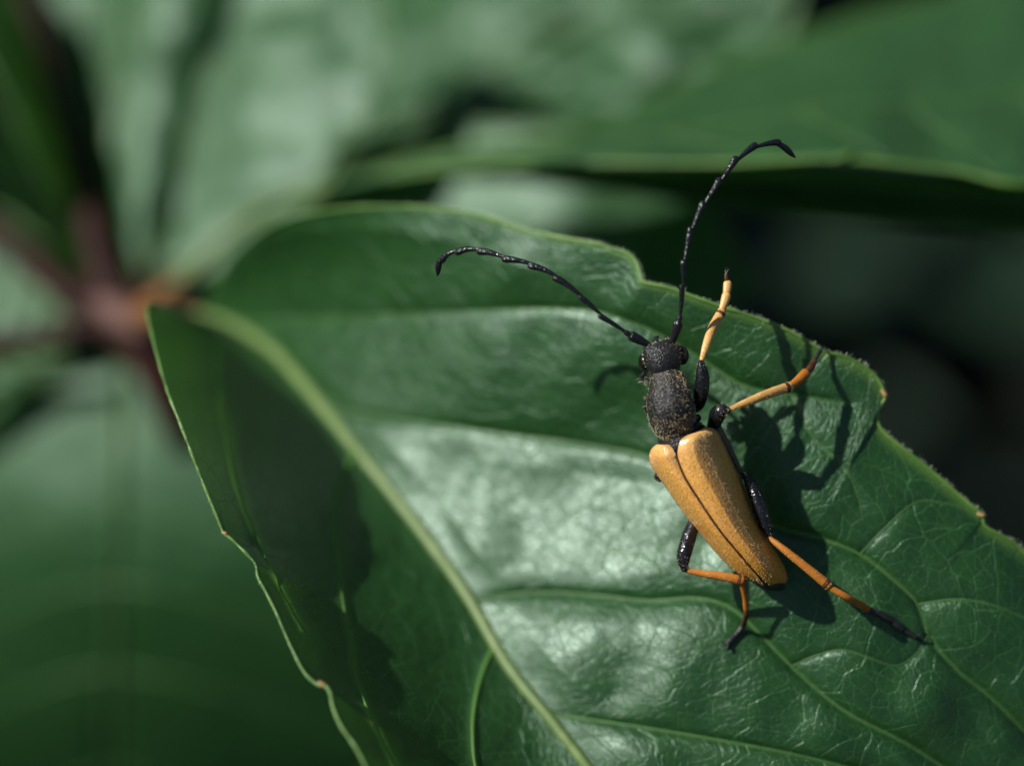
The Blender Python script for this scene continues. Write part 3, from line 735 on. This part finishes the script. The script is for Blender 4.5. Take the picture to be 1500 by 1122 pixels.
# black strip with the scutellum between pronotum and wing cases
meso, _, _ = superloft('thorax', [
    (990, 622, .02, .07, .06), (993, 630, .03, .115, .10), (998, 640, .03, .135, .12), (1004, 652, .02, .150, .13), (1016, 680, -.01, .155, .13), (1035, 720, -.02, .150, .12),
    (1052, 750, -.03, .11, .09)], M['black'], power=2.2)
belly, _, _ = superloft('abdomen', [
    (1030, 700, -.03, .08, .06), (1045, 730, -.03, .145, .11), (1068, 770, -.03, .130, .105), (1095, 810, -.03, .105, .09), (1122, 842, -.04, .075, .07), (1136, 853, -.07, .050, .05), (1146, 860, -.10, .02, .02)], M['black_matte'])
# scutellum: a small triangle plate
tri = np.array([(979, 648, .165), (1004, 634, .190), (991, 667, .195), (990, 648, .20)], float)
sv = P3(*tri.T); sv2 = sv - Rb * .03
mk('scutellum', np.vstack([sv, sv2]), [[0, 1, 3], [1, 2, 3], [2, 0, 3], [4, 6, 5], [0, 4, 5, 1], [1, 5, 6, 2], [2, 6, 4, 0]], M['black_matte'], beetle)
tube('collar', [(972, 644, .085), (985, 640, .14), (996, 632, .16), (1008, 622, .155), (1022, 612, .10)], [.016, .026, .022, .028, .02], M['black_gloss'], beetle, n=24, sides=12)

def elytron(rows, side):
    """rows front to tip: suture (px,py,z), outer (px,py,z), bulge"""
    r = np.array([[*a, *b, h] for a, b, h in rows], float)
    nt, nv = 120, 44
    # keep the shoulder finely divided
    q = cat(r, np.linspace(0, len(r) - 1, nt))
    v = np.linspace(0, 1, nv)
    q[:, 2] += np.linspace(.03, -.03, nt); q[:, 5] += np.linspace(.02, -.03, nt)
    Sx, Ox, h = q[:, None, :3], q[:, None, 3:6], q[:, 6][:, None]
    vv = v[None, :, None]
    P = Sx * (1 - vv) + Ox * vv
    # arched back that drops steeply at the outer rim, and turns in along the suture
    prof = np.where(v < .5, np.sin(math.pi * v), 1 - np.abs(2 * v - 1) ** 2.8)
    P[..., 2] += 0.92 * h * prof[None] + 0.03 * v[None]
    # two faint raised lines
    for c0, w0, a0 in ((.36, .035, .004), (.62, .03, .003)):
        P[..., 2] += a0 * np.exp(-((v[None] - c0) / w0) ** 2) * np.sin(np.linspace(0, math.pi, nt))[:, None]
    w = P3(P[..., 0], P[..., 1], P[..., 2])
    uvx = np.linspace(0, 1, nt)[:, None] + 0 * v[None]
    uv = np.stack([uvx, v[None] + 0 * uvx], -1).reshape(-1, 2)
    o = mk('wing_case', w.reshape(-1, 3), grid_faces(nt, nv, flip=(np.cross(w[51, 20] - w[50, 20], w[50, 21] - w[50, 20]) @ Rb < 0)), M['elytron'], beetle, uv=uv, origin=w[0, 0])
    so = o.modifiers.new('thickness', 'SOLIDIFY'); so.thickness = 0.010; so.offset = -1
    return o, w

RIGHT_E = [
 ((1014, 636, .100), (1034, 625, .060), .020),
 ((1004, 638, .150), (1045, 627, .040), .050),
 ((997, 644, .175), (1052, 633, .010), .085),
 ((993, 655, .185), (1058, 644, -.02), .105),
 ((993, 672, .190), (1064, 656, -.04), .115),
 ((1005, 700, .195), (1076, 682, -.06), .115),
 ((1027, 735, .195), (1091, 717, -.07), .112),
 ((1045, 762, .190), (1103, 747, -.07), .108),
 ((1062, 785, .180), (1114, 771, -.07), .104),
 ((1079, 805, .165), (1127, 793, -.07), .098),
 ((1096, 825, .140), (1141, 814, -.07), .088),
 ((1110, 841, .110), (1151, 833, -.07), .070),
 ((1120, 851, .080), (1154, 847, -.07), .045),
 ((1128, 857, .040), (1148, 856, -.07), .015),
]
LEFT_E = [
 ((977, 651, .100), (961, 651, .050), .020),
 ((982, 652, .140), (955, 656, .020), .045),
 ((986, 657, .160), (951, 664, -.01), .065),
 ((989, 664, .175), (951, 674, -.03), .080),
 ((992, 674, .182), (956, 686, -.05), .085),
 ((1003, 701, .185), (971, 708, -.07), .085),
 ((1025, 736, .185), (993, 740, -.08), .082),
 ((1043, 763, .180), (1011, 764, -.09), .080),
 ((1060, 786, .170), (1029, 786, -.09), .076),
 ((1077, 806, .155), (1048, 809, -.09), .070),
 ((1094, 826, .130), (1070, 831, -.09), .062),
 ((1108, 842, .100), (1088, 845, -.09), .050),
 ((1116, 852, .070), (1103, 853, -.09), .030),
 ((1121, 858, .030), (1116, 859, -.09), .010),
]
e_right, ew_r = elytron(RIGHT_E, 1)
e_left, ew_l = elytron(LEFT_E, -1)
# dark line of the suture
sut = resample(np.array([(990, 668, .186), (1004, 700.5, .190), (1026, 735.5, .190), (1044, 762.5, .185), (1061, 785.5, .175), (1078, 805.5, .160), (1095, 825.5, .135), (1109, 841.5, .105), (1118, 851.5, .075)]), 60)
sut[:, 2] += np.linspace(.022, -.026, 60)
v, f = tube_data(P3(*sut.T) - Rb * 0.006, np.full(60, .0055), 6); mk('suture', v, f, M['brown'], beetle)
# grey hairy flank under the right shoulder
fl = resample(np.array([(1050, 628, .03), (1064, 652, -.02), (1077, 676, -.05), (1090, 700, -.08)]), 24)
v, f = tube_data(P3(*fl.T), np.linspace(.028, .012, 24) , 12); mk('flank', v, f, M['grey'], beetle)

# hairs: golden down on the pronotum, sparse down on the wing cases
def scatter_hair(name, wgrid, n, length, width, mat, parent, back, mask=None, lift=0.35, flip=False, jit=0.2):
    nu_, nv_ = wgrid.shape[:2]
    iu = rng.uniform(0.5, nu_ - 1.5, n * 3); iv = rng.uniform(0.5, nv_ - 1.5, n * 3)
    if mask is not None:
        keep = rng.random(len(iu)) < mask(iu / nu_, iv / nv_); iu, iv = iu[keep], iv[keep]
    iu, iv = iu[:n], iv[:n]
    a = iu.astype(int); b = iv.astype(int); fu = (iu - a)[:, None]; fv = (iv - b)[:, None]
    p = (wgrid[a, b] * (1 - fu) + wgrid[a + 1, b] * fu) * (1 - fv) + (wgrid[a, b + 1] * (1 - fu) + wgrid[a + 1, b + 1] * fu) * fv
    nrm = norm(np.cross(wgrid[a + 1, b] - wgrid[a, b], wgrid[a, b + 1] - wgrid[a, b]))
    if flip: nrm = -nrm
    return hair_mesh(name, p, norm(back + lift * nrm), length, width, mat, parent, jitter=jit)
back_dir = norm(W(L3(1130, 858, 0)) - W(L3(1000, 640, 0)))
pr_closed = np.concatenate([pron_ring, pron_ring[:, :1]], 1)
ctr = pr_closed.mean(1, keepdims=True)
sgn = np.sum((pr_closed[20, 12] - ctr[20, 0]) * np.cross(pr_closed[21, 12] - pr_closed[20, 12], pr_closed[20, 13] - pr_closed[20, 12]))
PM = lambda u, v: 0.30 + 0.70 * np.clip(np.abs(u - .45) * 2.2, 0, 1) ** 1.3
scatter_hair('golden_down', pr_closed, 5200, 0.0080, 0.0009, M['gold_hair'], pron, back_dir * .8, mask=PM, lift=.45, flip=sgn < 0)
scatter_hair('pale_down', pr_closed, 260, 0.020, 0.0007, M['pale_hair'], pron, back_dir * .3, lift=1.0, flip=sgn < 0)
hr = np.concatenate([head_ring, head_ring[:, :1]], 1)
scatter_hair('pale_down', hr, 520, 0.012, 0.0007, M['gold_hair'], head, -back_dir * .4, lift=1.0, flip=sgn < 0)
EM = lambda u, v: np.clip(1.1 - 1.3 * u, .12, 1) * (0.35 + .65 * (np.abs(v - .5) * 2) ** 1.5)
nr = np.cross(ew_r[51, 20] - ew_r[50, 20], ew_r[50, 21] - ew_r[50, 20]); nl = np.cross(ew_l[51, 20] - ew_l[50, 20], ew_l[50, 21] - ew_l[50, 20])
scatter_hair('golden_down', ew_r, 3600, 0.012, 0.0008, M['silk_hair'], e_right, back_dir, mask=EM, lift=.34, jit=.10, flip=nr @ Rb < 0)
scatter_hair('golden_down', ew_l, 2800, 0.012, 0.0008, M['silk_hair'], e_left, back_dir, mask=EM, lift=.34, jit=.10, flip=nl @ Rb < 0)
# tuft on the side of the head and on the flank
def tuft(px, py, z, r, n, length, parent, d):
    c = L3(px, py, z); q = W(c + rng.normal(size=(n, 3)) * r)
    hair_mesh('pale_down', q, np.tile(d, (n, 1)), length, .0009, M['pale_hair'], parent, jitter=.6)
tuft(948, 556, .02, .012, 150, .03, pron, W([-1, -.2, .3]) - ORIGIN)
tuft(1003, 550, .06, .016, 120, .03, pron, W([1, .4, .4]) - ORIGIN)
tuft(1012, 566, .06, .016, 120, .03, pron, W([1, .4, .4]) - ORIGIN)
tuft(1058, 635, .03, .022, 200, .028, beetle, W([.8, -.4, .5]) - ORIGIN)
tuft(1070, 655, -.01, .02, 200, .025, beetle, W([.7, -.7, .5]) - ORIGIN)

# antennae: eleven segments, saw-edged outward
def antenna(joints, zs, widths, side):
    j = np.array([(x, y, z) for (x, y), z in zip(joints, zs)], float)
    first = None; c = P3(*j.T)
    tall = cat(j, np.linspace(0, len(j) - 1, (len(j) - 1) * 14 + 1)); wall = P3(*tall.T)
    for i in range(len(j) - 1):
        path = wall[i * 14: i * 14 + 15]
        t = np.linspace(0, 1, 15); r0 = widths[i] * 1.38
        r = r0 * (0.44 + 0.54 * t ** 1.2); r[-1] *= .86
        if i == 0: r = r0 * (0.55 + 0.62 * np.sin(t * math.pi * .62)); r[-1] = r0 * .8
        if i == len(j) - 2: r = r0 * (0.8 + .25 * np.sin(t * math.pi)) * (1 - .75 * t ** 5)
        T = norm(np.gradient(path, axis=0)); S = norm(np.cross(T, Rb)) * side
        if 2 <= i < len(j) - 2: path = path + S * (r0 * 0.50 * t ** 3)[:, None]
        v, f = tube_data(path[0:15], r, 12, .85)
        if first is None:
            first = mk('antenna', v, f, M['black_antenna'], head, origin=path[0])
        else:
            mk('antenna_segment', v, f, M['black_antenna'], first, origin=path[0])
    return first
AL = [(952, 506), (923, 491), (917, 487), (881, 461), (852, 434), (815, 405), (778, 387), (740, 377), (703, 366), (670, 367), (646, 380), (641, 404)]
AR = [(985, 502), (994, 472), (996, 465), (1001, 420), (1003, 384), (1014, 337), (1032, 300), (1056, 266), (1080, 235), (1107, 216), (1140, 211.5), (1165, 231)]
antenna(AL, [.12, .15, .16, .19, .20, .20, .18, .15, .10, .05, 0, -.05], [.0165, .012, .0125, .0125, .015, .0155, .0155, .0155, .015, .014, .012], -1)
antenna(AR, [.12, .16, .17, .22, .25, .25, .23, .19, .14, .08, .03, -.02], [.0165, .012, .0125, .0125, .014, .015, .0155, .016, .0155, .0145, .012], -1)

# legs
def leg(femur, fr, tibia, tr_, tarsi, fmat='black_gloss', tmat='orange', claw=None, n_spur=2):
    """tarsi: list of (pts, radii, material)"""
    tr_ = [q * (1.0 if i_ == 0 else 1.18) for i_, q in enumerate(tr_)]
    o = tube('leg', femur, fr, M[fmat], beetle, n=30, sides=16)
    tb = tube('tibia', tibia, tr_, M[tmat], o, n=26, sides=12, squash=.8)
    e_ = np.asarray(tibia, float); e_ = e_[-2] + (e_[-1] - e_[-2]) * np.array([[.80], [.93], [1.02]])
    tube('joint', e_, [tr_[-1] * .98, tr_[-1] * 1.10, tr_[-1] * .75], M['brown'], o, n=8, sides=12, squash=.82)
    for pts, rad, mt in tarsi: tube('tarsus', pts, [q * 1.15 for q in rad], M[mt], o, n=12, sides=10, squash=.7)
    if claw:
        for pts in claw: tube('claw', pts, [.006, .005, .0015], M['black'], o, n=10, sides=6)
    k = np.asarray(tibia, float)
    w = P3(*resample(k, 160).T); nn = 160
    d = norm(np.gradient(w, axis=0)); rad = np.interp(np.linspace(0, 1, 160), np.linspace(0, 1, len(tr_)), tr_)[:, None]
    side = norm(np.cross(d, rng.normal(size=(nn, 3))))
    kf = np.asarray(femur, float); wf = P3(*resample(kf, 170).T); df = norm(np.gradient(wf, axis=0)); rf = np.interp(np.linspace(0, 1, 170), np.linspace(0, 1, len(fr)), fr)[:, None]
    sf = norm(np.cross(df, rng.normal(size=(170, 3)))); w = np.vstack([w, wf]); d = np.vstack([d, df]); rad = np.vstack([rad, rf * 1.15]); side = np.vstack([side, sf])
    hair_mesh('leg_hair', w + side * rad * .8, d + .5 * side, .014, .0010, M['gold_hair'], o, jitter=.3)
    return o
# front right, held up over the rim
leg([(1012, 600, -.02), (1022, 592, .04), (1027, 575, .10), (1029, 555, .13), (1028, 540, .14), (1027, 531, .14)], [.030, .036, .040, .038, .028, .016],
    [(1027, 531, .14), (1034, 508, .11), (1043, 482, .07), (1057, 457, .02)], [.011, .018, .021, .021],
    [([(1056, 458, .02), (1060, 447, .01), (1064, 434, .00)], [.014, .018, .022], 'orange'),
     ([(1063, 435, .00), (1065, 426, -.01), (1066, 416, -.02)], [.014, .019, .020], 'orange'),
     ([(1065, 416, -.02), (1064, 407, -.02), (1064, 402, -.02)], [.010, .010, .009], 'brown')],
    claw=[[(1064, 402, -.02), (1068, 395, -.02), (1075, 398, -.05)], [(1064, 402, -.02), (1063, 395, -.03), (1067, 391, -.07)]])
# middle right: thigh points at the lens, foot on the rim
leg([(1042, 640, -.08), (1046, 622, .02), (1052, 606, .12), (1060, 601, .16), (1066, 601, .165)], [.030, .036, .045, .036, .018],
    [(1066, 601, .165), (1095, 589, .13), (1125, 577, .08), (1156, 567, .00)], [.012, .018, .021, .024],
    [([(1156, 567, .00), (1168, 558, -.04), (1180, 547, -.08)], [.016, .020, .024], 'orange_deep'),
     ([(1180, 547, -.08), (1188, 538, -.12), (1193, 529, -.15)], [.014, .017, .014], 'brown'),
     ([(1193, 529, -.15), (1198, 520, -.17), (1202, 513, -.185)], [.009, .010, .010], 'black')],
    claw=[[(1202, 513, -.185), (1207, 510, -.185), (1209, 515, -.21)], [(1202, 513, -.185), (1202, 507, -.19), (1206, 505, -.22)]])
# hind right
zf = lambda x, y, h: lz(x, y, h) - LIFT
leg([(1085, 700, -.10), (1094, 700, -.05), (1105, 722, -.01), (1114, 745, .00), (1121, 768, .00), (1126, 784, .00)], [.022, .028, .036, .040, .036, .020],
    [(1126, 787, .01), (1150, 806, .04), (1185, 834, .05), (1213, 857, .04)], [.012, .017, .020, .023],
    [([(1217, 861, .04), (1245, 877, .02), (1272, 892, zf(1272, 892, .03))], [.015, .016, .016], 'orange_deep'),
     ([(1272, 892, zf(1272, 892, .03)), (1290, 900, zf(1290, 900, .025)), (1308, 909, zf(1308, 909, .02))], [.013, .016, .017], 'black'),
     ([(1308, 909, zf(1308, 909, .02)), (1315, 916, zf(1315, 916, .02)), (1321, 921, zf(1321, 921, .02))], [.014, .020, .018], 'black'),
     ([(1321, 921, zf(1321, 921, .02)), (1331, 927, zf(1331, 927, .02)), (1341, 932, zf(1341, 932, .02))], [.010, .011, .013], 'black')],
    tmat='orange_deep', claw=[[(1341, 932, zf(1341, 932, .02)), (1349, 929, zf(1349, 929, .03)), (1350, 922, zf(1350, 922, .01))], [(1341, 932, zf(1341, 932, .02)), (1349, 936, zf(1349, 936, .02)), (1351, 942, zf(1351, 942, .0))]])
# hind left, folded out beside the wing case
leg([(1022, 745, -.12), (1018, 762, -.10), (1009, 787, -.06), (1003, 808, -.05), (1001, 822, -.05), (1003, 833, -.05)], [.026, .034, .040, .040, .034, .020],
    [(1004, 835, -.05), (1030, 840, -.04), (1058, 844, -.03), (1086, 850, -.03)], [.013, .016, .020, .022],
    [([(1086, 852, -.03), (1091, 872, -.08), (1093, 892, -.13)], [.014, .013, .013], 'orange_deep'),
     ([(1093, 892, -.13), (1092, 905, -.16), (1088, 918, lz(1088, 918) - .03)], [.011, .013, .014], 'brown'),
     ([(1088, 918, lz(1088, 918) - .03), (1080, 928, lz(1080, 928) - .04), (1072, 936, lz(1072, 936) - .04), (1066, 943, lz(1066, 943) - .04)], [.013, .013, .012, .013], 'black')],
    tmat='orange_deep', claw=[[(1066, 943, lz(1066, 943) - .03), (1060, 944, lz(1060, 944) - .03), (1059, 938, lz(1059, 938) - .06)], [(1066, 943, lz(1066, 943) - .03), (1066, 950, lz(1066, 950) - .03), (1070, 952, lz(1070, 952) - .06)]])
# middle left, almost hidden by the wing case
leg([(985, 690, -.12), (975, 693, -.12), (967, 697, -.14), (966, 693, -.18)], [.03, .034, .034, .02],
    [(966, 694, -.18), (980, 706, -.28), (995, 722, -.38), (1008, 738, -.40)], [.013, .017, .019, .02],
    [([(1008, 738, -.40), (1016, 746, -.39), (1024, 754, -.39)], [.014, .016, .016], 'brown'), ([(1024, 754, -.39), (1031, 760, -.38), (1037, 766, -.37)], [.01, .01, .01], 'black')],
    claw=[[(1037, 766, -.37), (1041, 769, -.36), (1044, 768, -.38)]])
# front left, tucked under the pronotum
leg([(960, 605, -.05), (953, 600, -.10), (951, 590, -.16), (952, 580, -.22)], [.03, .034, .032, .02],
    [(952, 580, -.22), (956, 590, -.30), (962, 602, -.38), (968, 612, -.43)], [.013, .016, .018, .02],
    [([(968, 612, -.43), (974, 620, -.44), (980, 628, -.44)], [.014, .016, .016], 'brown'), ([(980, 628, -.44), (985, 634, -.44), (990, 640, -.44)], [.01, .01, .01], 'black')],
    claw=[[(990, 640, -.44), (994, 643, -.43), (997, 641, -.45)]])
